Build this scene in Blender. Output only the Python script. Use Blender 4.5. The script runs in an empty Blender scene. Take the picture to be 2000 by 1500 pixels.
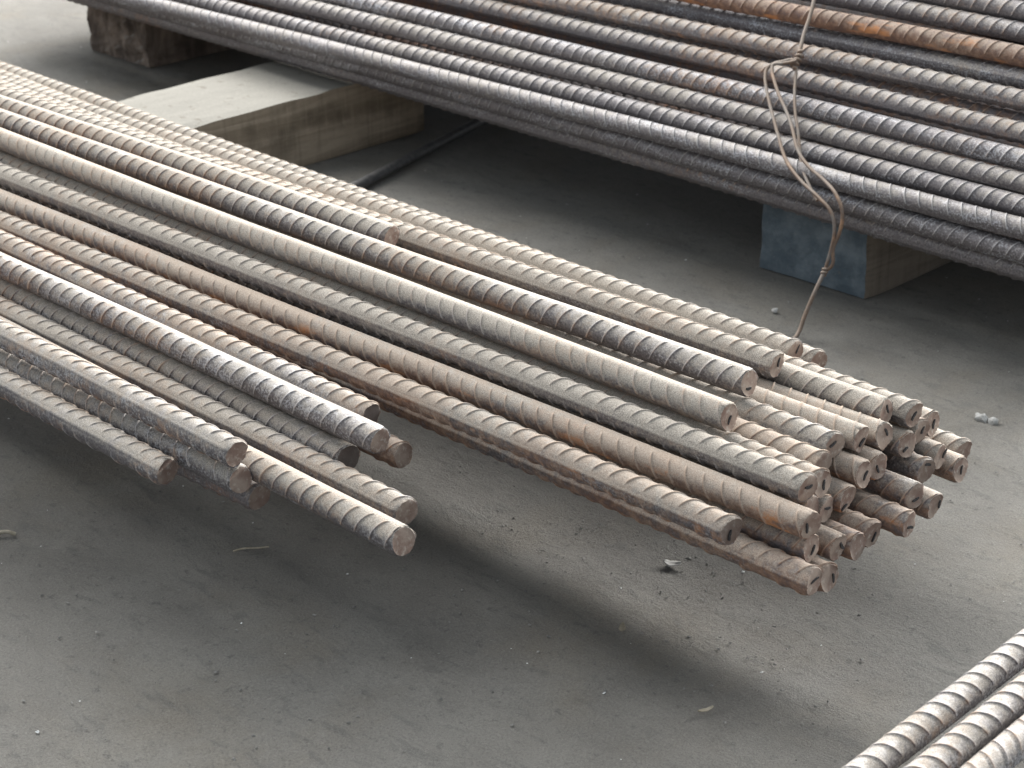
import bpy, bmesh, math, random
import numpy as np
from mathutils import Matrix, Vector, noise

scene = bpy.context.scene
COL = scene.collection
random.seed(7)

# ------------------------------------------------------------------ camera
cam_d = bpy.data.cameras.new('camera')
cam = bpy.data.objects.new('camera', cam_d)
COL.objects.link(cam)
scene.camera = cam
PITCH, YAW = math.radians(24.162), math.radians(134.181)
fh = Vector((math.cos(YAW), math.sin(YAW), 0))
right = fh.cross(Vector((0, 0, 1)))
fwd = fh * math.cos(PITCH) - Vector((0, 0, 1)) * math.sin(PITCH)
upv = right.cross(fwd)
m = Matrix((right, upv, -fwd)).transposed().to_4x4()
m.translation = (0, 0, 1.0)
cam.matrix_world = m
cam_d.sensor_width = 36.0
cam_d.lens = 71.82
cam_d.clip_start = 0.05
cam_d.clip_end = 100
cam_d.dof.use_dof = True
cam_d.dof.focus_distance = 1.93
cam_d.dof.aperture_fstop = 14.0

# ------------------------------------------------------------------ light: open side of the shed behind the stacks
world = bpy.data.worlds.new('World')
scene.world = world
world.use_nodes = True
bg = world.node_tree.nodes['Background']
bg.inputs['Color'].default_value = (0.82, 0.91, 1.0, 1)
bg.inputs['Strength'].default_value = 0.90

def area(name, loc, target, sx, sy, power, color):
    d = bpy.data.lights.new(name, 'AREA')
    d.shape = 'RECTANGLE'
    d.size, d.size_y = sx, sy
    d.energy = power
    d.color = color
    o = bpy.data.objects.new(name, d)
    COL.objects.link(o)
    o.location = loc
    o.rotation_euler = (Vector(target) - Vector(loc)).to_track_quat('-Z', 'Y').to_euler()
    return o

area('open_side_daylight', (-1.7, 6.0, 1.96), (-1.2, 1.4, 0.1), 4.4, 0.30, 820, (1.0, 0.985, 0.96))
area('roof_light', (-6.0, 3.2, 4.4), (-1.6, 1.4, 0.0), 6.5, 5.0, 1150, (1.0, 0.988, 0.965))

scene.view_settings.view_transform = 'Standard'
scene.view_settings.look = 'None'
scene.view_settings.exposure = 0.12
scene.view_settings.gamma = 1.0
scene.view_settings.use_curve_mapping = False
scene.cycles.use_denoising = True

# ------------------------------------------------------------------ helpers
def tag(o, label=None, cat=None, group=None, kind=None):
    if label: o['label'] = label
    if cat: o['category'] = cat
    if group: o['group'] = group
    if kind: o['kind'] = kind
    return o

def link(name, mesh, parent=None):
    o = bpy.data.objects.new(name, mesh)
    COL.objects.link(o)
    if parent: o.parent = parent
    return o

def empty(name, loc, rot=None):
    o = bpy.data.objects.new(name, None)
    COL.objects.link(o)
    o.location = loc
    o.empty_display_size = 0.02
    if rot is not None: o.rotation_euler = rot
    return o

def mesh_np(name, verts, quads, mat, smooth=True, tris=None):
    me = bpy.data.meshes.new(name)
    faces = [tuple(q) for q in quads] + ([tuple(t) for t in tris] if tris is not None else [])
    me.from_pydata([tuple(v) for v in verts], [], faces)
    me.polygons.foreach_set('use_smooth', [smooth] * len(me.polygons))
    me.materials.append(mat)
    me.update()
    return me

class NT:
    """small node-tree helper"""
    def __init__(self, name):
        self.m = bpy.data.materials.new(name)
        self.m.use_nodes = True
        self.t = self.m.node_tree
        self.b = self.t.nodes['Principled BSDF']
    def n(self, typ, **kw):
        nd = self.t.nodes.new(typ)
        for k, v in kw.items(): setattr(nd, k, v)
        return nd
    def l(self, a, b): self.t.links.new(a, b)
    def val(self, sock, v):
        if isinstance(v, (int, float)): sock.default_value = v
        elif isinstance(v, tuple): sock.default_value = v if len(v) == len(sock.default_value) else v + (1,)
        else: self.l(v, sock)
    def math(self, op, a, b=0.0, c=0.0, clamp=False):
        nd = self.n('ShaderNodeMath', operation=op, use_clamp=clamp)
        for s, v in zip(nd.inputs, (a, b, c)): self.val(s, v)
        return nd.outputs[0]
    def mix(self, f, a, b, blend='MIX'):
        nd = self.n('ShaderNodeMix', data_type='RGBA', blend_type=blend)
        self.val(nd.inputs[0], f); self.val(nd.inputs[6], a); self.val(nd.inputs[7], b)
        return nd.outputs[2]
    def noise(self, vec, scale, detail=4, rough=0.6, dist=0.0):
        nd = self.n('ShaderNodeTexNoise')
        nd.inputs['Scale'].default_value = scale
        nd.inputs['Detail'].default_value = detail
        nd.inputs['Roughness'].default_value = rough
        nd.inputs['Distortion'].default_value = dist
        self.l(vec, nd.inputs['Vector'])
        return nd.outputs[0]
    def sstep(self, v, lo, hi):
        nd = self.n('ShaderNodeMapRange', interpolation_type='SMOOTHSTEP')
        self.val(nd.inputs[0], v); self.val(nd.inputs[1], lo); self.val(nd.inputs[2], hi)
        return nd.outputs[0]
    def attr(self, name):
        nd = self.n('ShaderNodeAttribute', attribute_type='OBJECT', attribute_name=name)
        return nd.outputs['Fac']
    def bump(self, h, dist, strength=1.0, normal=None):
        nd = self.n('ShaderNodeBump')
        nd.inputs['Distance'].default_value = dist
        self.val(nd.inputs['Strength'], strength)
        self.l(h, nd.inputs['Height'])
        if normal is not None: self.l(normal, nd.inputs['Normal'])
        return nd.outputs[0]
    def coords(self, scale=(1, 1, 1), rnd=True):
        tc = self.n('ShaderNodeTexCoord')
        mp = self.n('ShaderNodeMapping')
        mp.inputs['Scale'].default_value = scale
        self.l(tc.outputs['Object'], mp.inputs['Vector'])
        if rnd:
            oi = self.n('ShaderNodeObjectInfo')
            r = self.math('MULTIPLY', oi.outputs['Random'], 37.0)
            cb = self.n('ShaderNodeCombineXYZ')
            self.l(r, cb.inputs[0]); self.l(r, cb.inputs[1]); self.l(r, cb.inputs[2])
            self.l(cb.outputs[0], mp.inputs['Location'])
        return mp.outputs[0]

# ------------------------------------------------------------------ materials
def mat_rebar():
    k = NT('rebar_steel')
    v = k.coords(); vs = k.coords((0.25, 1, 1))
    dust, rust, wear = k.attr('dust'), k.attr('rust'), k.attr('wear')
    rib = k.n('ShaderNodeAttribute', attribute_type='GEOMETRY', attribute_name='rib').outputs['Fac']
    geo = k.n('ShaderNodeNewGeometry')
    sep = k.n('ShaderNodeSeparateXYZ'); k.l(geo.outputs['Normal'], sep.inputs[0])
    nz = sep.outputs[2]
    fine = k.noise(v, 1100, 3, 0.7)
    mid = k.noise(v, 430, 5, 0.65)
    blot = k.noise(v, 110, 5, 0.62, 0.3)
    big = k.noise(vs, 45, 5, 0.62, 0.4)
    big2 = k.noise(vs, 14, 5, 0.6, 0.3)
    pw = k.n('ShaderNodeMapping'); k.l(geo.outputs['Position'], pw.inputs['Vector']); pw = pw.outputs[0]
    w1 = k.noise(pw, 5.5, 4, 0.6, 0.4); w2 = k.noise(pw, 9.0, 4, 0.62, 0.6)
    # mill scale
    c = k.mix(k.sstep(mid, 0.3, 0.7), (0.080, 0.071, 0.073), (0.200, 0.182, 0.184))
    # pale worn streaks and flecks
    wm = k.math('ADD', k.math('MULTIPLY', big, 0.45), k.math('MULTIPLY', mid, 0.6))
    wm = k.math('ADD', wm, k.math('MULTIPLY', wear, 0.20))
    wearmask = k.math('MULTIPLY', k.sstep(wm, 0.62, 0.78), 0.85)
    c = k.mix(wearmask, c, (0.46, 0.47, 0.50))
    # rust
    rm = k.math('ADD', k.math('MULTIPLY', big2, 0.6), k.math('MULTIPLY', blot, 0.5))
    rm = k.math('ADD', rm, k.math('MULTIPLY', rust, 0.42))
    rm = k.math('ADD', rm, k.math('MULTIPLY', rib, 0.10))
    rm = k.math('ADD', rm, k.math('MULTIPLY', k.math('SUBTRACT', w1, 0.5), 0.40))
    rmask = k.math('MULTIPLY', k.sstep(rm, 0.62, 0.86), 0.92)
    rcol = k.mix(k.sstep(blot, 0.35, 0.7), (0.125, 0.066, 0.046), (0.265, 0.140, 0.080))
    om = k.sstep(k.math('ADD', k.noise(vs, 60, 5, 0.6), k.math('MULTIPLY', rust, 0.13)), 0.64, 0.76)
    rcol = k.mix(om, rcol, (0.47, 0.195, 0.068))
    c = k.mix(rmask, c, rcol)
    # settled dust: thick on what faces up, thin film elsewhere
    up = k.sstep(nz, -0.25, 0.80)
    dm = k.math('MULTIPLY', dust, k.math('ADD', 0.42, k.math('MULTIPLY', up, 0.72)))
    dm = k.math('ADD', dm, k.math('MULTIPLY', k.math('SUBTRACT', mid, 0.5), 0.75))
    dm = k.math('ADD', dm, k.math('MULTIPLY', k.math('SUBTRACT', blot, 0.5), 0.75))
    dm = k.math('ADD', dm, k.math('MULTIPLY', k.math('SUBTRACT', big2, 0.5), 0.5))
    dm = k.math('ADD', dm, k.math('MULTIPLY', k.math('SUBTRACT', w2, 0.5), 0.6))
    dm = k.math('SUBTRACT', dm, k.math('MULTIPLY', rib, 0.10))
    dmask = k.math('MULTIPLY', k.sstep(dm, 0.12, 0.72), 0.94)
    dcol = k.mix(k.sstep(fine, 0.32, 0.68), (0.175, 0.153, 0.129), (0.460, 0.415, 0.355))
    dcol = k.mix(k.math('MULTIPLY', rmask, 0.35), dcol, (0.34, 0.235, 0.17))
    dcol = k.mix(k.math('MULTIPLY', rib, 0.12), dcol, (0.36, 0.245, 0.165))
    c = k.mix(dmask, c, dcol)
    ribtop = k.math('MULTIPLY', k.sstep(k.math('ADD', rib, k.math('MULTIPLY', k.math('SUBTRACT', blot, 0.5), 0.8)), 0.55, 1.0), 0.65)
    c = k.mix(ribtop, c, k.mix(k.math('MAXIMUM', rmask, k.math('MULTIPLY', dmask, 0.4)), (0.42, 0.405, 0.395), (0.36, 0.265, 0.195)))
    k.l(c, k.b.inputs['Base Color'])
    rough = k.math('ADD', 0.44, k.math('MULTIPLY', mid, 0.24))
    rough = k.math('ADD', rough, k.math('MULTIPLY', rmask, 0.3))
    rough = k.math('MAXIMUM', rough, k.math('MULTIPLY', dmask, 0.97))
    k.l(rough, k.b.inputs['Roughness'])
    met = k.math('MULTIPLY', k.math('SUBTRACT', 1.0, k.math('MAXIMUM', rmask, dmask)), 0.40)
    k.l(met, k.b.inputs['Metallic'])
    k.l(k.math('SUBTRACT', 0.6, k.math('MULTIPLY', dmask, 0.42)), k.b.inputs['Specular IOR Level'])
    b = k.bump(mid, 0.0006, 0.7)
    b = k.bump(fine, 0.0005, k.math('ADD', 0.25, k.math('MULTIPLY', dmask, 0.75)), b)
    k.l(b, k.b.inputs['Normal'])
    return k.m

def mat_cut():
    k = NT('sheared_steel')
    v = k.coords()
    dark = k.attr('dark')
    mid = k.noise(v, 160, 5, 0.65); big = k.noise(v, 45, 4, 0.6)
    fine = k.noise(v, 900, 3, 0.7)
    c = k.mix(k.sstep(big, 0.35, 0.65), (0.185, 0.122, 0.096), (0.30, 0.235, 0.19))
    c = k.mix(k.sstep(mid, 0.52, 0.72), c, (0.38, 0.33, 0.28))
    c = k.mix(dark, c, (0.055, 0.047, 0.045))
    k.l(c, k.b.inputs['Base Color'])
    k.b.inputs['Roughness'].default_value = 0.8
    k.b.inputs['Specular IOR Level'].default_value = 0.25
    b = k.bump(big, 0.0006, 0.6); b = k.bump(mid, 0.0005, 0.7, b); b = k.bump(fine, 0.0004, 0.7, b)
    k.l(b, k.b.inputs['Normal'])
    return k.m

def mat_mark():
    k = NT('black_marker')
    v = k.coords()
    c = k.mix(k.sstep(k.noise(v, 500, 4, 0.7), 0.45, 0.8), (0.012, 0.011, 0.012), (0.07, 0.06, 0.055))
    k.l(c, k.b.inputs['Base Color']); k.b.inputs['Roughness'].default_value = 0.8
    return k.m

def mat_floor():
    k = NT('dusty_concrete')
    v = k.coords(rnd=False)
    vr = k.n('ShaderNodeMapping'); vr.inputs['Rotation'].default_value = (0, 0, 0.6); vr.inputs['Scale'].default_value = (0.35, 1, 1)
    k.l(v, vr.inputs['Vector']); vr = vr.outputs[0]
    big = k.noise(v, 2.2, 5, 0.6, 0.3); mid = k.noise(v, 11, 6, 0.62, 0.4)
    sm = k.noise(v, 75, 6, 0.68); fine = k.noise(v, 420, 4, 0.75)
    drag = k.noise(vr, 60, 5, 0.65, 0.5)
    c = k.mix(k.sstep(big, 0.36, 0.66), (0.155, 0.144, 0.127), (0.212, 0.200, 0.179))
    c = k.mix(k.math('MULTIPLY', k.sstep(k.noise(v, 5.0, 5, 0.6, 0.5), 0.46, 0.70), 0.5), c, (0.190, 0.162, 0.122))
    c = k.mix(k.math('MULTIPLY', k.sstep(mid, 0.35, 0.75), 0.5), c, (0.248, 0.238, 0.212))
    c = k.mix(k.math('MULTIPLY', k.sstep(drag, 0.53, 0.70), 0.50), c, (0.10, 0.096, 0.090))
    c = k.mix(k.math('MULTIPLY', k.sstep(sm, 0.57, 0.70), 0.65), c, (0.085, 0.080, 0.075))
    grain = k.noise(v, 950, 3, 0.8)
    c = k.mix(k.math('MULTIPLY', k.sstep(grain, 0.54, 0.70), 0.45), c, (0.34, 0.325, 0.29))
    c = k.mix(k.math('MULTIPLY', k.sstep(grain, 0.46, 0.30), 0.50), c, (0.07, 0.066, 0.06))
    c = k.mix(k.math('MULTIPLY', k.sstep(fine, 0.50, 0.75), 0.5), c, (0.30, 0.285, 0.255))
    c = k.mix(k.math('MULTIPLY', k.sstep(fine, 0.50, 0.30), 0.45), c, (0.09, 0.085, 0.08))
    k.l(c, k.b.inputs['Base Color'])
    k.b.inputs['Roughness'].default_value = 0.82
    k.b.inputs['Specular IOR Level'].default_value = 0.35
    b = k.bump(mid, 0.010, 0.5); b = k.bump(drag, 0.0045, 0.7, b); b = k.bump(sm, 0.0038, 0.8, b); b = k.bump(fine, 0.0028, 1.0, b); b = k.bump(grain, 0.0012, 1.0, b)
    k.l(b, k.b.inputs['Normal'])
    return k.m

def mat_wood(name, side_a, side_b, dusttop, grain=(1, 1, 1), blue=False):
    k = NT(name)
    v = k.coords(grain)
    v0 = k.coords()
    g = k.noise(v, 40, 6, 0.65, 0.6); g2 = k.noise(v0, 8, 5, 0.6, 0.3); f = k.noise(v0, 300, 4, 0.7)
    c = k.mix(k.sstep(g, 0.32, 0.68), side_a, side_b)
    c = k.mix(k.math('MULTIPLY', k.sstep(g2, 0.5, 0.72), 0.7), c, tuple(x * 0.45 for x in side_a))
    saw = k.noise(k.coords((1, 1, 0.07)), 95, 4, 0.6, 0.2)
    c = k.mix(k.math('MULTIPLY', k.sstep(saw, 0.50, 0.70), 0.30), c, tuple(x * 0.6 for x in side_a))
    c = k.mix(k.math('MULTIPLY', k.sstep(saw, 0.48, 0.30), 0.20), c, tuple(x * 1.25 for x in side_b))
    geo = k.n('ShaderNodeNewGeometry'); sep = k.n('ShaderNodeSeparateXYZ'); k.l(geo.outputs['Normal'], sep.inputs[0])
    if blue:
        pm = k.math('MULTIPLY', k.sstep(sep.outputs[1], -0.5, -0.8), k.sstep(k.math('ADD', k.math('MULTIPLY', g2, 0.6), k.math('MULTIPLY', k.noise(v0, 60, 5, .65), 0.5)), 0.36, 0.46))
        pc = k.mix(k.sstep(k.noise(v0, 30, 5, 0.6), 0.35, 0.7), (0.068, 0.088, 0.104), (0.135, 0.160, 0.178))
        c = k.mix(pm, c, pc)
    dm = k.sstep(k.math('ADD', sep.outputs[2], k.math('MULTIPLY', k.math('SUBTRACT', f, 0.5), 0.3)), 0.25, 0.75)
    dc = k.mix(k.sstep(f, 0.3, 0.75), tuple(x * 0.85 for x in dusttop), dusttop)
    dc = k.mix(k.math('MULTIPLY', k.sstep(k.noise(v0, 48, 4, 0.6), 0.60, 0.70), 0.6), dc, (0.13, 0.11, 0.085))
    c = k.mix(dm, c, dc)
    c = k.mix(k.math('MULTIPLY', k.sstep(f, 0.55, 0.8), 0.25), c, (0.40, 0.36, 0.30))
    k.l(c, k.b.inputs['Base Color'])
    k.b.inputs['Roughness'].default_value = 0.9
    k.b.inputs['Specular IOR Level'].default_value = 0.2
    b = k.bump(g, 0.0025, 0.7); b = k.bump(f, 0.0007, 0.7, b)
    k.l(b, k.b.inputs['Normal'])
    return k.m

def mat_wire():
    k = NT('rusty_wire')
    v = k.coords(); vs = k.coords((1, 1, 1))
    n = k.noise(v, 35, 5, 0.6); f = k.noise(v, 500, 3, 0.7)
    c = k.mix(k.sstep(n, 0.35, 0.55), (0.15, 0.135, 0.125), (0.13, 0.085, 0.06))
    c = k.mix(k.sstep(n, 0.56, 0.68), c, (0.27, 0.16, 0.095))
    geo = k.n('ShaderNodeNewGeometry'); sep = k.n('ShaderNodeSeparateXYZ'); k.l(geo.outputs['Normal'], sep.inputs[0])
    c = k.mix(k.math('MULTIPLY', k.sstep(k.math('ADD', sep.outputs[2], k.math('SUBTRACT', f, 0.5)), 0.1, 0.8), 0.45), c, (0.32, 0.25, 0.19))
    k.l(c, k.b.inputs['Base Color']); k.b.inputs['Roughness'].default_value = 0.7
    k.l(k.bump(f, 0.0005, 0.6), k.b.inputs['Normal'])
    return k.m

def mat_plain(name, a, b, scale=80, rough=0.9):
    k = NT(name)
    v = k.coords()
    c = k.mix(k.sstep(k.noise(v, scale, 5, 0.65), 0.3, 0.7), a, b)
    k.l(c, k.b.inputs['Base Color']); k.b.inputs['Roughness'].default_value = rough
    k.l(k.bump(k.noise(v, scale * 3, 4, 0.7), 0.0006, 0.7), k.b.inputs['Normal'])
    return k.m

M_BAR, M_CUT, M_MARK, M_FLOOR, M_WIRE = mat_rebar(), mat_cut(), mat_mark(), mat_floor(), mat_wire()
M_TIMBER = mat_wood('sawn_timber', (0.190, 0.148, 0.104), (0.345, 0.278, 0.205), (0.255, 0.241, 0.210), (1, 0.06, 1))
M_ROUGH = mat_wood('hacked_timber', (0.085, 0.066, 0.055), (0.27, 0.215, 0.175), (0.30, 0.28, 0.25), (1, 0.25, 0.35))
M_BLUE = mat_wood('blue_ended_timber', (0.085, 0.070, 0.055), (0.17, 0.14, 0.11), (0.33, 0.31, 0.27), (1, 0.06, 1), blue=True)
M_GRIT = mat_plain('grit', (0.07, 0.067, 0.062), (0.24, 0.23, 0.21))
M_STONE = mat_plain('pale_stone', (0.22, 0.215, 0.20), (0.42, 0.41, 0.39))
M_CHIP = mat_plain('white_chip', (0.62, 0.62, 0.60), (0.80, 0.80, 0.78))
M_LEAF = mat_plain('dry_leaf', (0.20, 0.17, 0.12), (0.36, 0.32, 0.25))
M_ROD = mat_plain('dark_rod', (0.035, 0.034, 0.035), (0.085, 0.08, 0.075), 120, 0.6)

# ------------------------------------------------------------------ floor
def make_floor():
    xs = np.concatenate([np.linspace(-14, -4.2, 12)[:-1], np.linspace(-4.2, 0.6, 161)[:-1], np.linspace(0.6, 9, 12)])
    ys = np.concatenate([np.linspace(-9, -0.2, 12)[:-1], np.linspace(-0.2, 3.4, 121)[:-1], np.linspace(3.4, 12, 12)])
    V = []
    for y in ys:
        for x in xs:
            z = 0.0022 * noise.noise((x * 3.1, y * 3.1, 0.3)) + 0.0013 * noise.noise((x * 11, y * 11, 4.0)) - 0.002
            V.append((x, y, z))
    nx = len(xs)
    Q = [(j * nx + i, j * nx + i + 1, (j + 1) * nx + i + 1, (j + 1) * nx + i) for j in range(len(ys) - 1) for i in range(nx - 1)]
    o = link('floor', mesh_np('floor', V, Q, M_FLOOR))
    tag(o, 'grey dusty concrete floor of the shed', None, None, 'structure')
make_floor()

# ------------------------------------------------------------------ timbers
def timber(name, x0, x1, y0, y1, h, mat, label, warp=0.003, rough_end=0.0, seg=(8, 26, 6), seed=0.0, group=None, taper=0.0, z0=0.0):
    nx, ny, nz = seg
    bm = bmesh.new()
    grid = {}
    def vert(i, j, k):
        if (i, j, k) in grid: return grid[(i, j, k)]
        x = x0 + (x1 - x0) * i / nx; y = y0 + (y1 - y0) * j / ny; z = h * k / nz
        # eased, worn arrises
        ex = 0.004
        for (a, n_, lo, hi) in ((i, nx, 0, 0),):
            pass
        if k == nz and i in (0, nx): z -= ex * (0.6 + 0.9 * noise.noise((y * 14, seed, x)))
        if k == nz and j in (0, ny): z -= ex * 0.9
        if i in (0, nx) and j in (0, ny): x += ex * (1 if i == 0 else -1)
        nv = noise.noise_vector((x * 6 + seed, y * 3, z * 8))
        fn = noise.noise_vector((x * 40 + seed, y * 22, z * 40))
        p = Vector((x, y, z)) + Vector((nv.x, nv.y, nv.z if k > 0 else 0)) * warp + Vector((fn.x, fn.y, fn.z if k > 0 else 0)) * warp * 0.3
        if rough_end and j == 0:
            p.y += rough_end * (noise.noise((x * 45, z * 45, seed)) + 0.6 * noise.noise((x * 110, z * 90, seed))) + taper * (k / nz)
        if k == 0: p.z = -0.0005
        grid[(i, j, k)] = bm.verts.new(p)
        return grid[(i, j, k)]
    def quad(a, b, c, d):
        try: f = bm.faces.new((a, b, c, d)); f.smooth = False
        except ValueError: pass
    for i in range(nx):
        for j in range(ny):
            quad(vert(i, j, nz), vert(i + 1, j, nz), vert(i + 1, j + 1, nz), vert(i, j + 1, nz))
            quad(vert(i, j, 0), vert(i, j + 1, 0), vert(i + 1, j + 1, 0), vert(i + 1, j, 0))
    for i in range(nx):
        for k in range(nz):
            quad(vert(i, 0, k), vert(i + 1, 0, k), vert(i + 1, 0, k + 1), vert(i, 0, k + 1))
            quad(vert(i, ny, k), vert(i, ny, k + 1), vert(i + 1, ny, k + 1), vert(i + 1, ny, k))
    for j in range(ny):
        for k in range(nz):
            quad(vert(0, j, k), vert(0, j, k + 1), vert(0, j + 1, k + 1), vert(0, j + 1, k))
            quad(vert(nx, j, k), vert(nx, j + 1, k), vert(nx, j + 1, k + 1), vert(nx, j, k + 1))
    me = bpy.data.meshes.new(name); bm.to_mesh(me); bm.free()
    me.materials.append(mat)
    o = tag(link(name, me), label, 'timber' if z0 == 0 else 'board', group)
    o.location.z = z0
    return o

timber('timber_bearer', -2.565, -2.372, 0.72, 2.235, 0.1095, M_TIMBER, 'long sawn timber bearer with pale dusty top running under both bundles', seed=1.0, seg=(10, 60, 6))
timber('timber_bearer', -3.80, -3.62, 0.72, 1.70, 0.1095, M_TIMBER, 'second long sawn bearer under the far ends of the bundles', seed=5.0, seg=(6, 30, 4))
timber('packing_board', -2.545, -2.40, 0.74, 1.545, 0.020, M_TIMBER, 'thin packing board lying on the long bearer under the front bundles', seed=31.0, seg=(5, 30, 2), z0=0.1100)
timber('packing_board', -3.78, -3.64, 0.74, 1.60, 0.020, M_TIMBER, 'thin packing board lying on the second long bearer', seed=33.0, seg=(5, 30, 2), z0=0.1100)
timber('timber_block', -3.195, -3.010, 2.150, 2.62, 0.1095, M_ROUGH, 'dark timber block with rough hacked end grain under the back stack', rough_end=0.007, seg=(26, 30, 18), seed=9.0, taper=-0.006)
timber('timber_block', -1.588, -1.408, 2.118, 2.62, 0.1095, M_BLUE, 'timber block with blue painted end under the back stack', rough_end=0.0016, seg=(16, 30, 10), seed=14.0)
timber('timber_batten', -0.77, -0.52, 1.63, 1.70, 0.0695, M_TIMBER, 'short batten under the corner rebars away from the bundle', seed=21.0, seg=(6, 6, 4), group='battens under the corner rebars')
timber('timber_batten', -0.77, -0.52, 0.82, 0.89, 0.0695, M_TIMBER, 'short batten under the corner rebars away from the bundle', seed=24.0, seg=(6, 6, 4), group='battens under the corner rebars')

# ------------------------------------------------------------------ rebar meshes (shared)
R0, HR, PITCHR, NTH = 0.01280, 0.00140, 0.0200, 48
OFFS = np.array([0.0, 0.0002, 0.0007, 0.0010, 0.0021, 0.0024, 0.0029, 0.0031, 0.0098, 0.0160])
HGT = np.array([0.0, 0.06, 0.80, 1.0, 1.0, 0.80, 0.06, 0.0, 0.0, 0.0])
def make_shaft(idx, length=3.3, worn=0.0):
    rng = np.random.default_rng(100 + idx)
    nper = int(length / PITCHR)
    th = np.arange(NTH) * 2 * np.pi / NTH
    # herringbone shear: row A (0..pi) leans one way, row B the other
    tri = np.where(th <= np.pi, th / np.pi, 2 - th / np.pi) - 0.5
    shear = tri * 0.0205
    half = np.where(th <= np.pi, th, th - np.pi) - np.pi / 2
    env = np.clip((1.13 - np.abs(half)) / 0.36, 0, 1); env = env * env * (3 - 2 * env)
    longrib = np.exp(-((np.abs(half) - np.pi / 2) / 0.07) ** 2) * 0.0009
    rows = []; rib = []
    b0 = rng.uniform(0, 2 * np.pi)
    dth = np.abs((th - b0 + np.pi) % (2 * np.pi) - np.pi)
    endcut = 0.0016 * np.sin(th + rng.uniform(0, 6.3)) + 0.0008 * np.sin(2 * th + rng.uniform(0, 6.3)) + rng.normal(0, 0.00030, NTH) + 0.0010 * np.exp(-(dth / 0.32) ** 2)
    x_end = 0.0
    s_list = []
    for pidx in range(nper, -1, -1):
        amp_a, amp_b = rng.uniform(0.82, 1.05, 2)
        if rng.random() < worn: amp_a = 0.15
        jit = rng.normal(0, 0.0004)
        for o, h in zip(OFFS, HGT):
            s_list.append((-pidx * PITCHR - 0.006 + o + jit, h, amp_a, amp_b))
    y = []; 
    ph = rng.uniform(0, 6.3, 4)
    V = []; RB = []
    for (s, h, aa, ab) in s_list:
        x = s + shear
        a = np.where(th <= np.pi, aa, ab)
        hh = h * env * a
        r = R0 + longrib + HR * hh + 0.00012 * np.sin(3 * th + 40 * s) 
        lim = -0.0006 + endcut
        clampd = x > lim
        x = np.where(clampd, lim, x)
        near = np.clip((x + 0.002) / 0.002, 0, 1)
        r = r - 0.0004 * near ** 2
        by = 0.0013 * math.sin(2.6 * s + ph[0]) + 0.0004 * math.sin(9 * s + ph[2]); bz = 0.0009 * math.sin(2.2 * s + ph[1]) + 0.0003 * math.sin(8 * s + ph[3])
        by *= min(1, -s / 0.3); bz *= min(1, -s / 0.3)
        V.append(np.stack([x, r * np.cos(th) + by, r * np.sin(th) + bz], 1)); RB.append(hh)
    # final ring
    V.append(np.stack([endcut, (R0 - 0.0007) * np.cos(th), (R0 - 0.0007) * np.sin(th)], 1)); RB.append(np.zeros(NTH))
    V = np.concatenate(V); RB = np.concatenate(RB)
    nr = len(s_list) + 1
    i = np.arange(nr - 1)[:, None] * NTH; j = np.arange(NTH)[None, :]; j2 = (j + 1) % NTH
    Q = np.stack([i + j, i + j2, i + NTH + j2, i + NTH + j], -1).reshape(-1, 4)[:, ::-1]
    me = bpy.data.meshes.new('ribbed_shaft')
    me.vertices.add(len(V)); me.vertices.foreach_set('co', V.astype(np.float32).ravel())
    me.loops.add(Q.size); me.loops.foreach_set('vertex_index', Q.astype(np.int32).ravel())
    me.polygons.add(len(Q)); me.polygons.foreach_set('loop_start', (np.arange(len(Q)) * 4).astype(np.int32))
    me.polygons.foreach_set('use_smooth', np.ones(len(Q), dtype=bool))
    at = me.attributes.new('rib', 'FLOAT', 'POINT'); at.data.foreach_set('value', RB.astype(np.float32))
    me.update(calc_edges=True); me.validate()
    me.materials.append(M_BAR)
    # cut face: concentric rings with a sheared, uneven surface
    ca = 2 * np.mean(endcut * np.cos(th)); cb = 2 * np.mean(endcut * np.sin(th))
    CV = []; nrg = 7
    for q in range(nrg):
        f = (1.0, 0.96, 0.88, 0.7, 0.45, 0.2, 0.0)[q]
        rr = (R0 - 0.0007) * f
        rim = endcut - (ca * np.cos(th) + cb * np.sin(th))
        CV.append(np.stack([f * (ca * np.cos(th) + cb * np.sin(th)) + rim * f ** 9, rr * np.cos(th), rr * np.sin(th)], 1))
    CV = np.concatenate(CV)
    i = np.arange(nrg - 1)[:, None] * NTH
    CQ = np.stack([i + j, i + j2, i + NTH + j2, i + NTH + j], -1).reshape(-1, 4)[:, ::-1]
    cm = mesh_np('cut_face', CV, CQ, M_CUT)
    # far end plug
    return me, cm

SHAFTS = [make_shaft(q, worn=0.02) for q in range(6)]
SHORT = [make_shaft(20 + q, length=2.36, worn=0.02) for q in range(4)]
WORN = make_shaft(11, length=1.08, worn=0.30)

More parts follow.
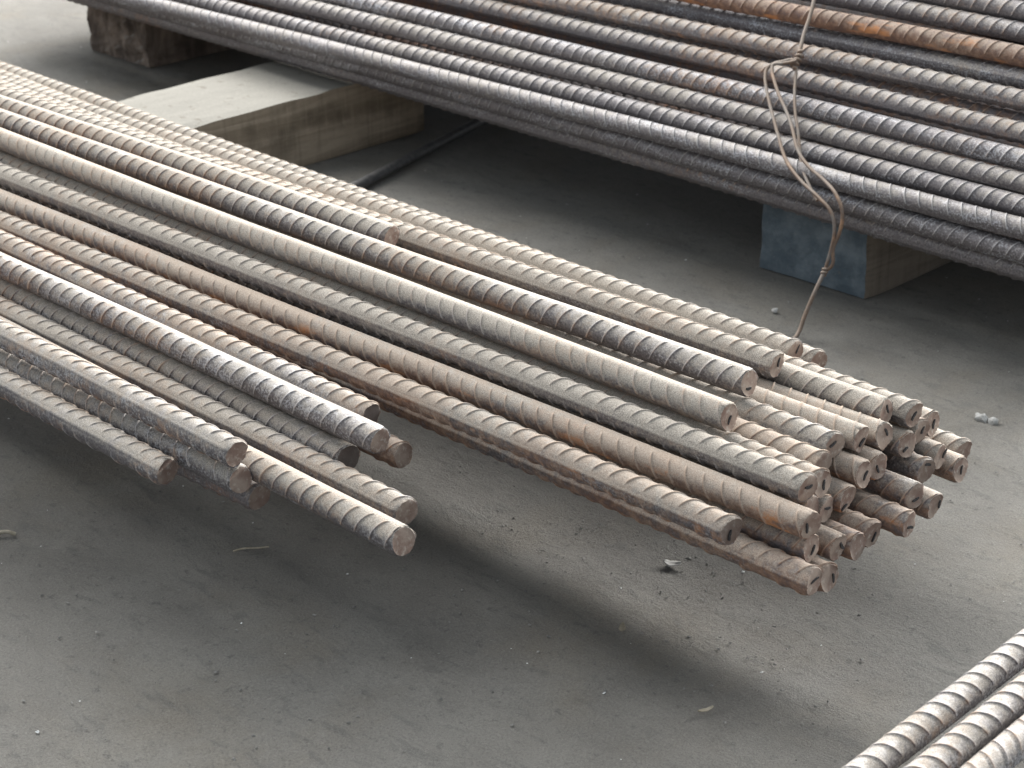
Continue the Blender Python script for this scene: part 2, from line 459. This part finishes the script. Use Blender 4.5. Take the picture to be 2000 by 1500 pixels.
def make_mark(i):
    rng = random.Random(40 + i)
    L, W = rng.uniform(0.0075, 0.0125), rng.uniform(0.0020, 0.0030)
    bend = rng.uniform(-0.0007, 0.0007)
    pts = []
    n_ = 9
    for s in (-1, 1):
        row = []
        for q in range(n_):
            t = q / (n_ - 1) * 2 - 1
            wq = W * 0.5 * (1 - 0.45 * abs(t) ** 3) * rng.uniform(0.85, 1.1)
            row.append((0.0, t * L * 0.5, bend * (t * t) + s * wq))
        pts.append(row)
    V = [(0.0026, y, z) for (_, y, z) in pts[0] + pts[1]] + [(-0.0004, y, z) for (_, y, z) in pts[0] + pts[1]]
    F = []
    for q in range(n_ - 1):
        F.append((q, q + 1, n_ + q + 1, n_ + q))
        F.append((2 * n_ + q, q, n_ + q, 3 * n_ + q)) if q == 0 else None
    F = [f for f in F if f]
    for q in range(n_ - 1):
        F.append((q, 2 * n_ + q, 2 * n_ + q + 1, q + 1))
        F.append((n_ + q, n_ + q + 1, 3 * n_ + q + 1, 3 * n_ + q))
    F.append((n_ - 1, 3 * n_ - 1, 4 * n_ - 1, 2 * n_ - 1))
    # thin skin of marker ink lying on the cut face
    V = [(x * 0.32, y, z) for (x, y, z) in V]
    return mesh_np('paint_mark', V, F, M_MARK, False)
MARKS = [make_mark(i) for i in range(6)]

def rebar(loc, d, roll, label, group, dust, rust, wear, shaft=0, mark=None, dark=0.0, short=False):
    """one bar: loc = centre of its visible end, d = direction towards that end"""
    d = Vector(d).normalized()
    y = Vector((0, 0, 1)).cross(d).normalized(); z = d.cross(y)
    rot = Matrix((d, y, z)).transposed() @ Matrix.Rotation(math.radians(roll), 3, 'X')
    root = empty('rebar', loc, rot.to_euler())
    tag(root, label, 'rebar', group)
    me, cm = WORN if shaft == 'w' else (SHORT[shaft % 4] if short else SHAFTS[shaft])
    s = link('ribbed_shaft', me, root)
    s['dust'], s['rust'], s['wear'] = float(dust), float(rust), float(wear)
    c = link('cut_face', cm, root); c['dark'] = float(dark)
    if mark is not None:
        a, off = mark
        mk = link('paint_mark', MARKS[random.randrange(6)], root)
        mk.rotation_euler = (math.radians(a - roll), 0, 0)
        mk.location = (0.0004, 0, 0)
        v = Matrix.Rotation(math.radians(-roll), 3, 'X') @ Vector((0, off[0], off[1]))
        mk.location = (0.0004, v.y, v.z)
    return root
FRONT = {
 'R1': (-1.1294, 1.5765, 0.1752, -0.0207, 0.0138),
 'R2': (-1.0563, 1.4477, 0.2235, -0.0103, 0.0077),
 'R37': (-1.5593, 1.4159, 0.2334, 0.0207, 0.0014),
 'R3': (-1.0391, 1.3829, 0.2312, 0.0118, -0.0004),
 'R4': (-1.0136, 1.3222, 0.2251, -0.0073, -0.0005),
 'R27': (-0.9090, 1.3217, 0.1953, -0.0069, -0.0012),
 'R28': (-0.8979, 1.2839, 0.2090, -0.0018, 0.0041),
 'R30': (-0.8766, 1.2621, 0.1898, 0.0018, 0.0026),
 'R33': (-0.9220, 1.2137, 0.1857, -0.0053, 0.0021),
 'R34': (-0.8598, 1.2478, 0.1480, -0.0130, 0.0017),
 'R5': (-0.9376, 1.3777, 0.2026, -0.0182, -0.0011),
 'R6': (-0.9304, 1.4092, 0.2015, -0.0162, 0.0008),
 'R7': (-0.9262, 1.4397, 0.1951, -0.0118, 0.0070),
 'R8': (-0.9441, 1.4668, 0.2044, -0.0117, 0.0067),
 'R9': (-0.9304, 1.4941, 0.1969, -0.0126, 0.0028),
 'R10': (-0.9408, 1.5445, 0.1672, -0.0104, -0.0014),
 'R11': (-1.1281, 1.6174, 0.1515, -0.0324, 0.0046),
 'R12': (-0.9273, 1.4817, 0.1715, -0.0103, 0.0027),
 'R13': (-0.9317, 1.5101, 0.1734, -0.0137, 0.0020),
 'R14': (-0.9167, 1.5229, 0.1481, -0.0140, 0.0018),
 'R15': (-0.9218, 1.5736, 0.1331, -0.0372, -0.0079),
 'R16': (-0.9066, 1.5455, 0.1299, -0.0198, -0.0098),
 'R17': (-0.9126, 1.4933, 0.1447, -0.0146, -0.0004),
 'R18': (-0.8854, 1.4352, 0.1506, -0.0060, 0.0034),
 'R19': (-0.8783, 1.4585, 0.1337, -0.0112, -0.0073),
 'R20': (-0.8697, 1.4040, 0.1391, -0.0074, -0.0038),
 'R21': (-0.8859, 1.3710, 0.1355, -0.0099, -0.0061),
 'R22': (-0.8817, 1.3425, 0.1358, -0.0099, -0.0059),
 'R23': (-0.9133, 1.3920, 0.1779, -0.0067, 0.0036),
 'R24': (-0.9173, 1.4202, 0.1745, -0.0072, 0.0024),
 'R25': (-0.9109, 1.3647, 0.1641, -0.0057, -0.0041),
 'R26': (-0.9127, 1.3362, 0.1639, -0.0056, -0.0043),
 'R29': (-0.9011, 1.2954, 0.1833, -0.0122, 0.0064),
 'R31': (-0.8828, 1.2737, 0.1609, -0.0070, -0.0064),
 'R32': (-0.8830, 1.3146, 0.1456, -0.0078, 0.0002),
 'R35': (-0.8681, 1.2825, 0.1338, -0.0097, -0.0072),
 'R36': (-0.9302, 1.3502, 0.1962, -0.0070, -0.0007),
 'L10': (-1.3123, 1.1598, 0.1838, -0.0253, -0.0041),
 'L8': (-1.2627, 1.1256, 0.1860, -0.0205, 0.0044),
 'L9': (-1.2811, 1.1711, 0.1485, -0.0150, 0.0027),
 'L12': (-1.4389, 1.2019, 0.1514, -0.0348, -0.0056),
 'L7': (-1.3018, 1.1216, 0.1568, -0.0301, 0.0050),
 'L6': (-1.1905, 1.0902, 0.1520, -0.0301, 0.0053),
 'L3': (-1.3134, 1.0000, 0.1993, -0.0240, 0.0006),
 'L2': (-1.3161, 1.0047, 0.1709, -0.0141, 0.0010),
 'L1': (-1.3826, 0.9729, 0.1671, -0.0176, -0.0059),
 'L5': (-1.1147, 1.0167, 0.1797, -0.0718, 0.0340),
 'L4': (-1.3276, 1.0333, 0.1381, 0.0346, -0.0062),
}
BACK = {
 'l': (2.0681, 0.1249, 0.0063, -0.0074),
 'k': (2.0552, 0.1502, 0.0099, -0.0055),
 'i': (2.0505, 0.1781, 0.0310, -0.0016),
 'h': (2.0875, 0.1905, 0.0290, 0.0007),
 'g': (2.1119, 0.2113, 0.0235, 0.0001),
 'f': (2.1326, 0.2328, 0.0192, 0.0026),
 'e': (2.1696, 0.2539, -0.0035, 0.0056),
 'd': (2.2050, 0.2804, 0.0248, 0.0041),
 'c': (2.2557, 0.2922, 0.0136, 0.0078),
 'b': (2.2531, 0.3207, 0.0417, 0.0068),
 'a': (2.3005, 0.3389, 0.0284, 0.0075),
 't': (2.3199, 0.3603, 0.0331, 0.0016),
}
BACK_FILL = [(2.114, 0.1265), (2.143, 0.1265), (2.172, 0.1265), (2.201, 0.1265), (2.23, 0.1265), (2.259, 0.1265), (2.288, 0.1265), (2.317, 0.1265), (2.346, 0.1265), (2.375, 0.1265), (2.404, 0.1265), (2.433, 0.1265), (2.462, 0.1265), (2.491, 0.1265), (2.52, 0.1265), (2.549, 0.1265), (2.578, 0.1265), (2.607, 0.1265), (2.636, 0.1265), (2.665, 0.1265), (2.694, 0.1265), (2.723, 0.1265), (2.752, 0.1265), (2.781, 0.1265), (2.81, 0.1265), (2.0995, 0.1516), (2.1285, 0.1516), (2.1575, 0.1516), (2.1865, 0.1516), (2.2155, 0.1516), (2.2445, 0.1516), (2.2735, 0.1516), (2.3025, 0.1516), (2.3315, 0.1516), (2.3605, 0.1516), (2.3895, 0.1516), (2.4185, 0.1516), (2.4475, 0.1516), (2.4765, 0.1516), (2.5055, 0.1516), (2.5345, 0.1516), (2.5635, 0.1516), (2.5925, 0.1516), (2.6215, 0.1516), (2.6505, 0.1516), (2.6795, 0.1516), (2.7085, 0.1516), (2.7375, 0.1516), (2.7665, 0.1516), (2.7955, 0.1516), (2.143, 0.1767), (2.172, 0.1767), (2.752, 0.1767), (2.781, 0.1767), (2.81, 0.1767), (2.1575, 0.2018), (2.1865, 0.2018), (2.2155, 0.2018), (2.2445, 0.2018), (2.7665, 0.2018), (2.7955, 0.2018), (2.201, 0.2269), (2.23, 0.2269), (2.259, 0.2269), (2.752, 0.2269), (2.781, 0.2269), (2.81, 0.2269), (2.2155, 0.252), (2.2445, 0.252), (2.2735, 0.252), (2.3025, 0.252), (2.7665, 0.252), (2.7955, 0.252), (2.288, 0.2771), (2.317, 0.2771), (2.346, 0.2771), (2.752, 0.2771), (2.781, 0.2771), (2.81, 0.2771), (2.3025, 0.3022), (2.3315, 0.3022), (2.3605, 0.3022), (2.3895, 0.3022), (2.7665, 0.3022), (2.7955, 0.3022), (2.346, 0.3273), (2.375, 0.3273), (2.404, 0.3273), (2.752, 0.3273), (2.781, 0.3273), (2.81, 0.3273), (2.3895, 0.3524), (2.4185, 0.3524), (2.4475, 0.3524), (2.7665, 0.3524), (2.7955, 0.3524), (2.375, 0.3775), (2.404, 0.3775), (2.433, 0.3775), (2.462, 0.3775), (2.752, 0.3775), (2.781, 0.3775), (2.81, 0.3775), (2.3605, 0.4026), (2.3895, 0.4026), (2.4185, 0.4026), (2.4475, 0.4026), (2.7665, 0.4026), (2.7955, 0.4026)]
GF, GS, GB, GC = 'rebars of the long front bundle', 'rebars of the short front bundle', 'rebars of the back stack', 'rebars lying at the corner'
MID = 'dusty rebar end with a black dash, packed in the middle of the long front bundle'
LOW = 'shaded rebar end with a black dash, low on the far side of the long bundle'
# key: (roll, dust, rust, wear, shaft, mark (angle, offset) or None, dark, label)
FR = {
 'R1': (172, .80, .15, .35, 0, (60, (.004, .003)), 0, 'pale dusty rebar along the far upper edge of the long bundle'),
 'R2': (172, .78, .20, .30, 1, (75, (.001, .003)), 0, 'pale dusty rebar lying on top, second from the far edge of the long bundle'),
 'R37': (242, .66, .24, .25, 2, None, 0, 'shorter rebar stopping halfway along the top of the long bundle'),
 'R3': (244, .52, .22, .32, 3, (170, (-.002, -.005)), 0, 'grey rebar with bold slanted ribs on top of the long bundle'),
 'R4': (60, .86, .26, .15, 4, (62, (-.001, -.002)), 0, 'palest dust-coated rebar on top of the long bundle, ribs nearly upright'),
 'R27': (184, .70, .28, .20, 5, (88, (.001, -.001)), 0, 'dusty rebar sunk between the palest rebar and the topmost front one'),
 'R28': (168, .76, .18, .25, 0, (175, (.001, .001)), 0, 'pale rebar on the front shoulder of the long bundle, rusty nubs along its underside'),
 'R30': (80, .62, .56, .20, 1, (95, (-.006, 0)), 0, 'brownish rebar with back-slanted ribs on the front of the long bundle'),
 'R33': (168, .66, .50, .45, 2, (78, (-.004, -.002)), .45, 'reddish brown rebar ending short on the front of the long bundle'),
 'R34': (174, .46, .42, .20, 3, (12, (.000, .002)), .15, 'lowest reddish rebar of the long bundle with a row of rusty nubs'),
 'R5': (182, .66, .15, .45, 4, (20, (-.003, .003)), 0, 'dusty rebar with a dark bluish side between grey and palest rebars'),
 'R6': (35, .84, .30, .10, 5, (40, (.000, -.003)), 0, 'dust-caked rebar end beside the bluish sided one'),
 'R7': (30, .84, .38, .10, 0, (120, (.002, .004)), 0, 'tan dust-caked rebar with faint brown ribs, third in its row of ends'),
 'R8': (250, .80, .20, .10, 1, (110, (.001, .003)), 0, 'rebar with a crumpled dusty surface and stuck flakes near the end'),
 'R9': (184, .82, .34, .10, 2, (45, (-.002, .000)), 0, 'tan dusty rebar on the far top row with banded ribs'),
 'R10': (220, .72, .30, .10, 3, (80, (.000, .000)), 0, 'rebar end with a long black stroke at the far side of the long bundle'),
 'R11': (180, .78, .20, .10, 4, None, 0, 'short rebar end peeking out behind the far upper edge'),
 'R12': (240, .60, .40, .1, 5, (20, (-.004, -.003)), .1, 'dusty rebar end with a pale chipped face below the tan banded ones'), 'R13': (200, .60, .40, .1, 0, (60, (.001, .002)), .1, 'narrow rebar end squeezed between the tan banded end and the long-stroke end'),
 'R14': (210, .55, .35, .1, 1, (50, (.006, .002)), .15, 'rebar end with a dark dab on its rim, just under the unmarked far end'), 'R15': (180, .72, .25, .1, 2, None, .1, 'unmarked pale rebar end reaching out farthest at the far side'),
 'R16': (240, .55, .40, .1, 3, (85, (.000, .000)), .1, 'far side rebar end with an upright black stroke below the unmarked one'), 'R17': (190, .30, .40, .1, 4, (-20, (.002, .007)), .35, 'deeply shaded rebar end with a dash near its top, in the far hollow'),
 'R18': (260, .45, .40, .1, 5, (5, (.000, -.004)), .15, 'rebar end with a nearly level dash, above the far lower ones'), 'R19': (230, .50, .40, .1, 0, (80, (.006, .000)), .15, 'lower far side rebar end with an upright stroke at its outer rim'),
 'R20': (200, .45, .45, .1, 1, (-20, (.001, -.003)), .15, 'lower rebar end with a small tilted dab, above the open floor'), 'R21': (180, .45, .50, .1, 2, (60, (.002, -.003)), .1, 'lower rebar end with a slanting stroke over the small unmarked end'),
 'R22': (220, .35, .55, .1, 3, None, .3, 'small unmarked rebar end low under the long bundle'),
 'R23': (60, .58, .45, .1, 4, (55, (.001, -.001)), .05, 'rebar end with a slanting stroke right below the bluish sided rebar'), 'R24': (250, .58, .50, .1, 5, (115, (-.002, -.002)), .05, 'rebar end with a steep dash beneath the third dust-caked end'),
 'R25': (230, .50, .50, .1, 0, (30, (-.005, -.006)), .1, 'rebar end with a dash near its lower rim, under the front middle ends'), 'R26': (200, .55, .45, .1, 1, (165, (.000, .001)), .1, 'rebar end with a level black dab beneath the front shoulder'),
 'R29': (280, .50, .45, .1, 2, None, .15, 'half hidden rebar end squeezed under the front shoulder of the long bundle'),
 'R31': (210, .48, .50, .1, 3, (60, (.002, -.002)), .1, 'rebar end with a slanting black stroke directly beneath the brownish rebar'),
 'R32': (255, .50, .48, .1, 4, (125, (.004, .000)), .15, 'rebar end with a dark dash at its edge, next to the lowest pair'),
 'R35': (180, .35, .60, .1, 5, (100, (.005, -.001)), .15, 'reddish rebar end right beside the lowest one of the long bundle'),
 'R36': (185, .60, .40, .1, 0, None, .25, 'shaded unmarked rebar end under the bluish sided rebar'),
 'L10': (172, .50, .45, .55, 1, None, .85, 'rebar of the short bundle with orange rust spots and a black end'),
 'L8': (242, .34, .15, .58, 2, None, .35, 'shiny grey rebar on top of the short bundle with bold slanted ribs'),
 'L9': (190, .42, .50, .2, 3, None, .2, 'brown rebar end poking out below the shiny grey one'),
 'L12': (185, .50, .40, .3, 4, None, .3, 'short stub rebar hidden behind the shiny grey one'),
 'L7': (228, .55, .15, .70, 5, None, .8, 'grey rebar with dusty top and dark end beneath the shiny one'),
 'L6': (158, .58, .30, .35, 0, None, .15, 'dusty rebar second longest in the short bundle'),
 'L3': (146, .44, .20, .45, 1, None, .2, 'bright topped rebar with a row of nubs at the front of the short bundle'),
 'L2': (52, .50, .28, .65, 2, None, .1, 'rebar with upright ribs under the bright topped one'),
 'L1': (150, .58, .25, .30, 3, None, .3, 'foremost rebar of the short bundle, the one ending first'),
 'L5': (238, .62, .46, .30, 'w', None, .15, 'longest rebar of the short bundle, rusty with sparse worn ribs'),
 'L4': (200, .25, .35, .1, 4, None, .35, 'dark rebar end in shadow under the front of the short bundle'),
}
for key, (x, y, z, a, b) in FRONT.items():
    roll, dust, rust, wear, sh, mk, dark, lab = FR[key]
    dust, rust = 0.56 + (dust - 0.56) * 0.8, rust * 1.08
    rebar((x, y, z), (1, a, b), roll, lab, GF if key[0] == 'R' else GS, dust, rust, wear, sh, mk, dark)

BK = {
 'l': (200, 0.22, 0.00, 0.30, 0, 'lowest rebar of the back stack resting on the timber blocks'),
 'k': (238, 0.14, -0.10, 0.45, 1, 'dark rebar with bright nubs, second from the bottom of the back stack'),
 'i': (45, 0.30, -0.10, 0.45, 2, 'rebar with a white dusty line, third from the bottom of the back stack'),
 'h': (232, 0.26, -0.10, 0.25, 3, 'dark grey ribbed rebar, fourth from the bottom of the back stack'),
 'g': (214, 0.40, -0.10, 0.20, 4, 'dusty topped rebar with a dark smooth underside in the back stack'),
 'f': (236, 0.24, 0.05, 0.50, 5, 'rebar of the back stack with a whitish top and rust-spotted ribs'),
 'e': (202, 0.42, 0.22, 0.15, 0, 'rebar of the back stack with a smooth rust-brown underside'),
 'd': (194, 0.42, 0.26, 0.35, 1, 'rebar of the back stack with orange stains and shiny white rib tips'),
 'c': (163, 0.24, 0.00, 0.50, 2, 'white-flecked grey rebar beneath the orange rusty one'),
 'b': (230, 0.42, 0.80, 0.20, 3, 'bright orange rusty rebar high in the back stack'),
 'a': (226, 0.34, 0.00, 0.25, 4, 'grey rebar with pale ribs above the orange rusty one'),
 't': (240, 0.34, 0.12, 0.20, 5, 'topmost visible reddish rebar of the back stack'),
}
offx = {'l': .02, 'k': -.03, 'i': .05}
for key, (y, z, a, b) in BACK.items():
    xe = -0.98 + random.uniform(-.02, .02)
    roll, dust, rust, wear, sh, lab = BK[key] 
    rebar((xe, y + a * (xe + 1.4), z + b * (xe + 1.4)), (1, a, b), roll, lab, GB, dust, rust, wear, sh, short=True)

for (y, z) in BACK_FILL:  # unseen filler bars added to stop light leaks, toned darker for dark gaps
    rebar((-1.00 + random.uniform(-.04, .04), y, z), (1, 0, 0), random.uniform(0, 360), 'unseen inner rebar added to the back stack to stop light leaks', GB, .12, .35, .0, random.randrange(6), short=True)

CR = [(-.7185, .0845, 15, .44, .12, .62, 'outer rebar of the three at the corner, beside open floor'),
      (-.6865, .0845, 12, .42, .18, .62, 'middle rebar of the three at the corner'),
      (-.6545, .0845, -165, .40, .22, .62, 'inner rebar of the three at the corner')]
for i, (x, z, roll, dust, rust, wear, lab) in enumerate(CR):
    rebar((x - 0.028, 1.86 + 0.03 * i, z), (-0.038, 1, 0), roll, lab, GC, dust, rust, wear, i)

# ------------------------------------------------------------------ wires and rod
def tube(name, paths, rad, mat, parent=None):
    cu = bpy.data.curves.new(name, 'CURVE')
    cu.dimensions = '3D'; cu.bevel_depth = rad; cu.bevel_resolution = 3; cu.resolution_u = 5; cu.use_fill_caps = True
    for pts in paths:
        sp = cu.splines.new('BEZIER'); sp.bezier_points.add(len(pts) - 1)
        for bp, p in zip(sp.bezier_points, pts):
            bp.co = p; bp.handle_left_type = bp.handle_right_type = 'AUTO'
    tmp = bpy.data.objects.new('tmp', cu); COL.objects.link(tmp)
    dg = bpy.context.evaluated_depsgraph_get()
    me = bpy.data.meshes.new_from_object(tmp.evaluated_get(dg))
    bpy.data.objects.remove(tmp); bpy.data.curves.remove(cu)
    me.name = name
    me.materials.clear(); me.materials.append(mat)
    me.polygons.foreach_set('use_smooth', [True] * len(me.polygons))
    return link(name, me, parent)

W_UP = [ (-1.6481, 2.2971, 0.4117), (-1.5981, 2.2271, 0.3567), (-1.5848, 2.1991, 0.3313), (-1.5790, 2.1817, 0.3154), (-1.5705, 2.1629, 0.2984), (-1.5650, 2.1500, 0.2867), (-1.5613, 2.1444, 0.2816) ]
W_A = [ (-1.5655, 2.1499, 0.2838), (-1.5582, 2.1399, 0.2747), (-1.5444, 2.1200, 0.2566), (-1.5223, 2.0944, 0.2334), (-1.5108, 2.0838, 0.2237), (-1.4880, 2.0609, 0.2029), (-1.4705, 2.0433, 0.1870), (-1.4504, 2.0295, 0.1744), (-1.4223, 2.0135, 0.1598) ]
W_B = [ (-1.5615, 2.1444, 0.2843), (-1.5705, 2.1473, 0.2868), (-1.5824, 2.1433, 0.2833), (-1.5950, 2.1380, 0.2785), (-1.5995, 2.1322, 0.2732), (-1.5966, 2.1245, 0.2662), (-1.5859, 2.1127, 0.2554), (-1.5654, 2.0952, 0.2395), (-1.5463, 2.0802, 0.2259), (-1.5230, 2.0621, 0.2094), (-1.4946, 2.0416, 0.1908), (-1.4583, 2.0250, 0.1757), (-1.4198, 2.0128, 0.1647), (-1.3956, 2.0080, 0.1515), (-1.3875, 2.0053, 0.1332), (-1.3883, 2.0027, 0.1085), (-1.3936, 2.0000, 0.0791) ]
W_C = [ (-1.5594, 2.1412, 0.2894), (-1.5654, 2.1383, 0.2868), (-1.5773, 2.1343, 0.2832), (-1.5892, 2.1304, 0.2797), (-1.5866, 2.1252, 0.2749), (-1.5742, 2.1143, 0.2650), (-1.5519, 2.0984, 0.2506), (-1.5298, 2.0847, 0.2381), (-1.5105, 2.0712, 0.2258), (-1.4789, 2.0465, 0.2034), (-1.4518, 2.0340, 0.1920), (-1.4192, 2.0241, 0.1830), (-1.3906, 2.0118, 0.1719), (-1.3790, 2.0080, 0.1535), (-1.3806, 2.0060, 0.1287), (-1.3868, 2.0040, 0.1065), (-1.3849, 2.0020, 0.0870), (-1.3934, 2.0000, 0.0764) ]
W_T = [(-1.3936, 2.0000, 0.0785), (-1.3943, 1.9830, 0.0553), (-1.3962, 1.9660, 0.0257), (-1.3946, 1.9500, 0.0042), (-1.3935, 1.9400, 0.0022)]
wroot = empty('tie_wire', (-1.3935, 1.94, 0.0))
tag(wroot, 'rusty twisted tie wire hanging from the back stack down to the floor', 'wire')
O = Vector((-1.3935, 1.94, 0.0))
def rel(p): return [tuple(Vector(q) - O) for q in p]
WR = 0.0023
tube('wire_strand', [rel(W_UP)], WR * 1.15, M_WIRE, wroot)
tube('wire_strand', [rel(W_A)], WR * .9, M_WIRE, wroot)
tube('wire_strand', [rel(W_B)], WR, M_WIRE, wroot)
tube('wire_strand', [rel(W_C)], WR, M_WIRE, wroot)
tube('wire_tail', [rel(W_T)], WR * 1.15, M_WIRE, wroot)
# the twist where strands are wound round each other
def coil(c, axis, turns, r, length, n_=40):
    axis = Vector(axis).normalized(); u = axis.orthogonal().normalized(); w = axis.cross(u)
    return [tuple(Vector(c) + axis * (length * (t / n_ - .5)) + (u * math.cos(2 * math.pi * turns * t / n_) + w * math.sin(2 * math.pi * turns * t / n_)) * r) for t in range(n_ + 1)]
tube('wire_knot', [rel(coil((-1.5650, 2.1500, 0.2867), (0.0, .7, .65), 4, 0.0040, 0.026))], WR, M_WIRE, wroot)
tube('wire_knot', [rel(coil((-1.3936, 1.9985, 0.0765), (0, .5, 1), 2, 0.0026, 0.009, 16))], WR * .9, M_WIRE, wroot)

rod = tube('steel_rod', [[(-2.150, 1.66, 0.009), (-2.205, 1.90, 0.009), (-2.275, 2.15, 0.009), (-2.355, 2.45, 0.009)]], 0.0085, M_ROD)
tag(rod, 'thin dark steel rod lying on the floor beside the long timber bearer', 'rod')

# ------------------------------------------------------------------ debris on the floor
def lump(name, loc, size, mat, seed, flat=0.6, sub=2, rz=0.0):
    bm = bmesh.new()
    bmesh.ops.create_icosphere(bm, subdivisions=sub, radius=1)
    for v in bm.verts:
        p = v.co.copy()
        k = 1 + 0.45 * noise.noise(p * 1.3 + Vector((seed, 0, 0))) + 0.25 * noise.noise(p * 3.1 + Vector((0, seed, 0)))
        v.co = Vector((p.x * k * size[0], p.y * k * size[1], max(p.z * k, -flat) * size[2]))
    zmin = min(v.co.z for v in bm.verts)
    for v in bm.verts: v.co.z -= zmin + 0.0005
    me = bpy.data.meshes.new(name); bm.to_mesh(me); bm.free()
    me.materials.append(mat)
    o = link(name, me); o.location = loc; o.rotation_euler = (0, 0, rz)
    return o
def flake(name, loc, L, W, mat, seed, curl=0.004, rz=0.0):
    nx_, ny_ = 9, 5
    V = []; 
    for top in (1, 0):
        for j in range(ny_):
            for i in range(nx_):
                u, w = i / (nx_ - 1) * 2 - 1, j / (ny_ - 1) * 2 - 1
                wid = W * (1 - 0.75 * abs(u) ** 2.2) * (1 + 0.3 * noise.noise((u * 2.5, seed, w)))
                z = curl * (0.6 * u * u + 0.5 * abs(w) * (0.6 + 0.6 * noise.noise((u * 2, w * 2, seed)))) + 0.0009
                V.append((u * L + 0.1 * L * noise.noise((w * 2, seed, 1)), w * wid, z + (0.0004 if top else -0.0004)))
    n_ = nx_ * ny_
    F = []
    for j in range(ny_ - 1):
        for i in range(nx_ - 1):
            a = j * nx_ + i
            F.append((a, a + 1, a + nx_ + 1, a + nx_)); F.append((n_ + a, n_ + a + nx_, n_ + a + nx_ + 1, n_ + a + 1))
    rim = [i for i in range(nx_)] + [j * nx_ + nx_ - 1 for j in range(1, ny_)] + [(ny_ - 1) * nx_ + i for i in range(nx_ - 2, -1, -1)] + [j * nx_ for j in range(ny_ - 2, 0, -1)]
    for q in range(len(rim)):
        a, b = rim[q], rim[(q + 1) % len(rim)]
        F.append((a, n_ + a, n_ + b, b))
    o = link(name, mesh_np(name, V, F, mat)); o.location = loc; o.rotation_euler = (0, 0, rz)
    return o

tag(lump('stone', (-1.097, 1.9052, -0.001), (.0085, .006, .005), M_STONE, 3.1), 'pale rough stone chip lying apart beyond the bundle ends', 'stone')
tag(lump('stone', (-1.0835, 1.9072, -0.001), (.0065, .005, .0045), M_STONE, 7.7), 'smaller grey stone chip touching the pale one', 'stone')
tag(lump('stone', (-1.4707, 2.0032, -0.001), (.004, .004, .0035), M_STONE, 1.7), 'small pale pebble in front of the blue block', 'stone')
tag(flake('dry_leaf', (-1.1306, 1.3928, 0), .009, .0055, M_STONE, 2.2, .004, 0.5), 'crumpled grey scrap under the lowest rebar of the long bundle', 'scrap')
tag(flake('dry_leaf', (-1.0844, 1.2648, 0), .008, .0032, M_LEAF, 5.0, .003, 2.2), 'thin pale leaf scrap standing at the shadow edge', 'leaf')
tag(flake('dry_leaf', (-.9397, 1.2116, 0), .008, .0022, M_LEAF, 8.0, .003, 1.25), 'narrow dry leaf on open floor in front of the bundles', 'leaf')
tag(tube('twig', [[(-1.4663, 1.1044, .001), (-1.460, 1.112, .0035), (-1.453, 1.123, .0025), (-1.4462, 1.1345, .002)]], .0010, M_LEAF), 'small bent twig in the shadow below the short bundle', 'twig')
tag(tube('twig', [[(-1.668, .955, .001), (-1.6627, .9642, .004), (-1.655, .972, .001)]], .002, M_LEAF), 'short dark twig on the floor in front of the short bundle', 'twig')

def scatter(name, count, smin, smax, mat, label, seed, area_=((-3.6, -0.5), (0.75, 2.3)), flatness=0.55, power=2.5, clusters=None):
    rng = np.random.default_rng(seed)
    base = np.array([(1, 0, -.3), (-.5, .87, -.3), (-.5, -.87, -.3), (0, 0, 1), (.75, .65, .3), (-.9, .1, .35), (.2, -.85, .4)], float)
    F0 = [(3, 4, 5), (3, 5, 6), (3, 6, 4), (4, 0, 1), (4, 1, 5), (5, 1, 2), (5, 2, 6), (6, 2, 0), (6, 0, 4)]
    V = []; F = []
    for q in range(count):
        s = smin + (smax - smin) * rng.random() ** power
        x = rng.uniform(*area_[0]); y = rng.uniform(*area_[1])
        if clusters and q % 5 < 2:
            cx, cy, cs = clusters[rng.integers(len(clusters))]
            x = cx + rng.normal(0, cs); y = cy + rng.normal(0, cs)
        a = rng.uniform(0, 6.283); ca, sa = math.cos(a), math.sin(a)
        b = base * (1 + rng.normal(0, 0.22, base.shape)) * np.array([s, s * rng.uniform(.45, 1), s * flatness * rng.uniform(.5, 1)])
        bx = b[:, 0] * ca - b[:, 1] * sa + x; by = b[:, 0] * sa + b[:, 1] * ca + y
        k = len(V)
        zz = b[:, 2] + s * 0.15 - 0.001
        V += list(zip(bx, by, zz)); F += [(f[0] + k, f[1] + k, f[2] + k) for f in F0]
    me = bpy.data.meshes.new(name); me.from_pydata(V, [], F); me.update()
    me.materials.append(mat)
    return tag(link(name, me), label, 'grit', None, 'stuff')
_cr = random.Random(12)
CL = [(-1.30, 1.24, .10), (-1.15, 1.33, .12), (-1.00, 1.33, .14), (-1.9, 1.95, .12), (-1.45, 1.0, .10)] + [(_cr.uniform(-1.9, -.75), _cr.uniform(.8, 2.0), _cr.uniform(.03, .12)) for _ in range(16)]
scatter('grit', 11000, .0004, .0024, M_GRIT, 'dark sand and grit scattered over the dusty floor', 5, area_=((-3.2, -0.6), (0.75, 2.2)), power=6.0, clusters=CL)
scatter('pale_grit', 260, .0007, .0022, M_CHIP, 'tiny white chips scattered over the dusty floor', 6, power=3.0)
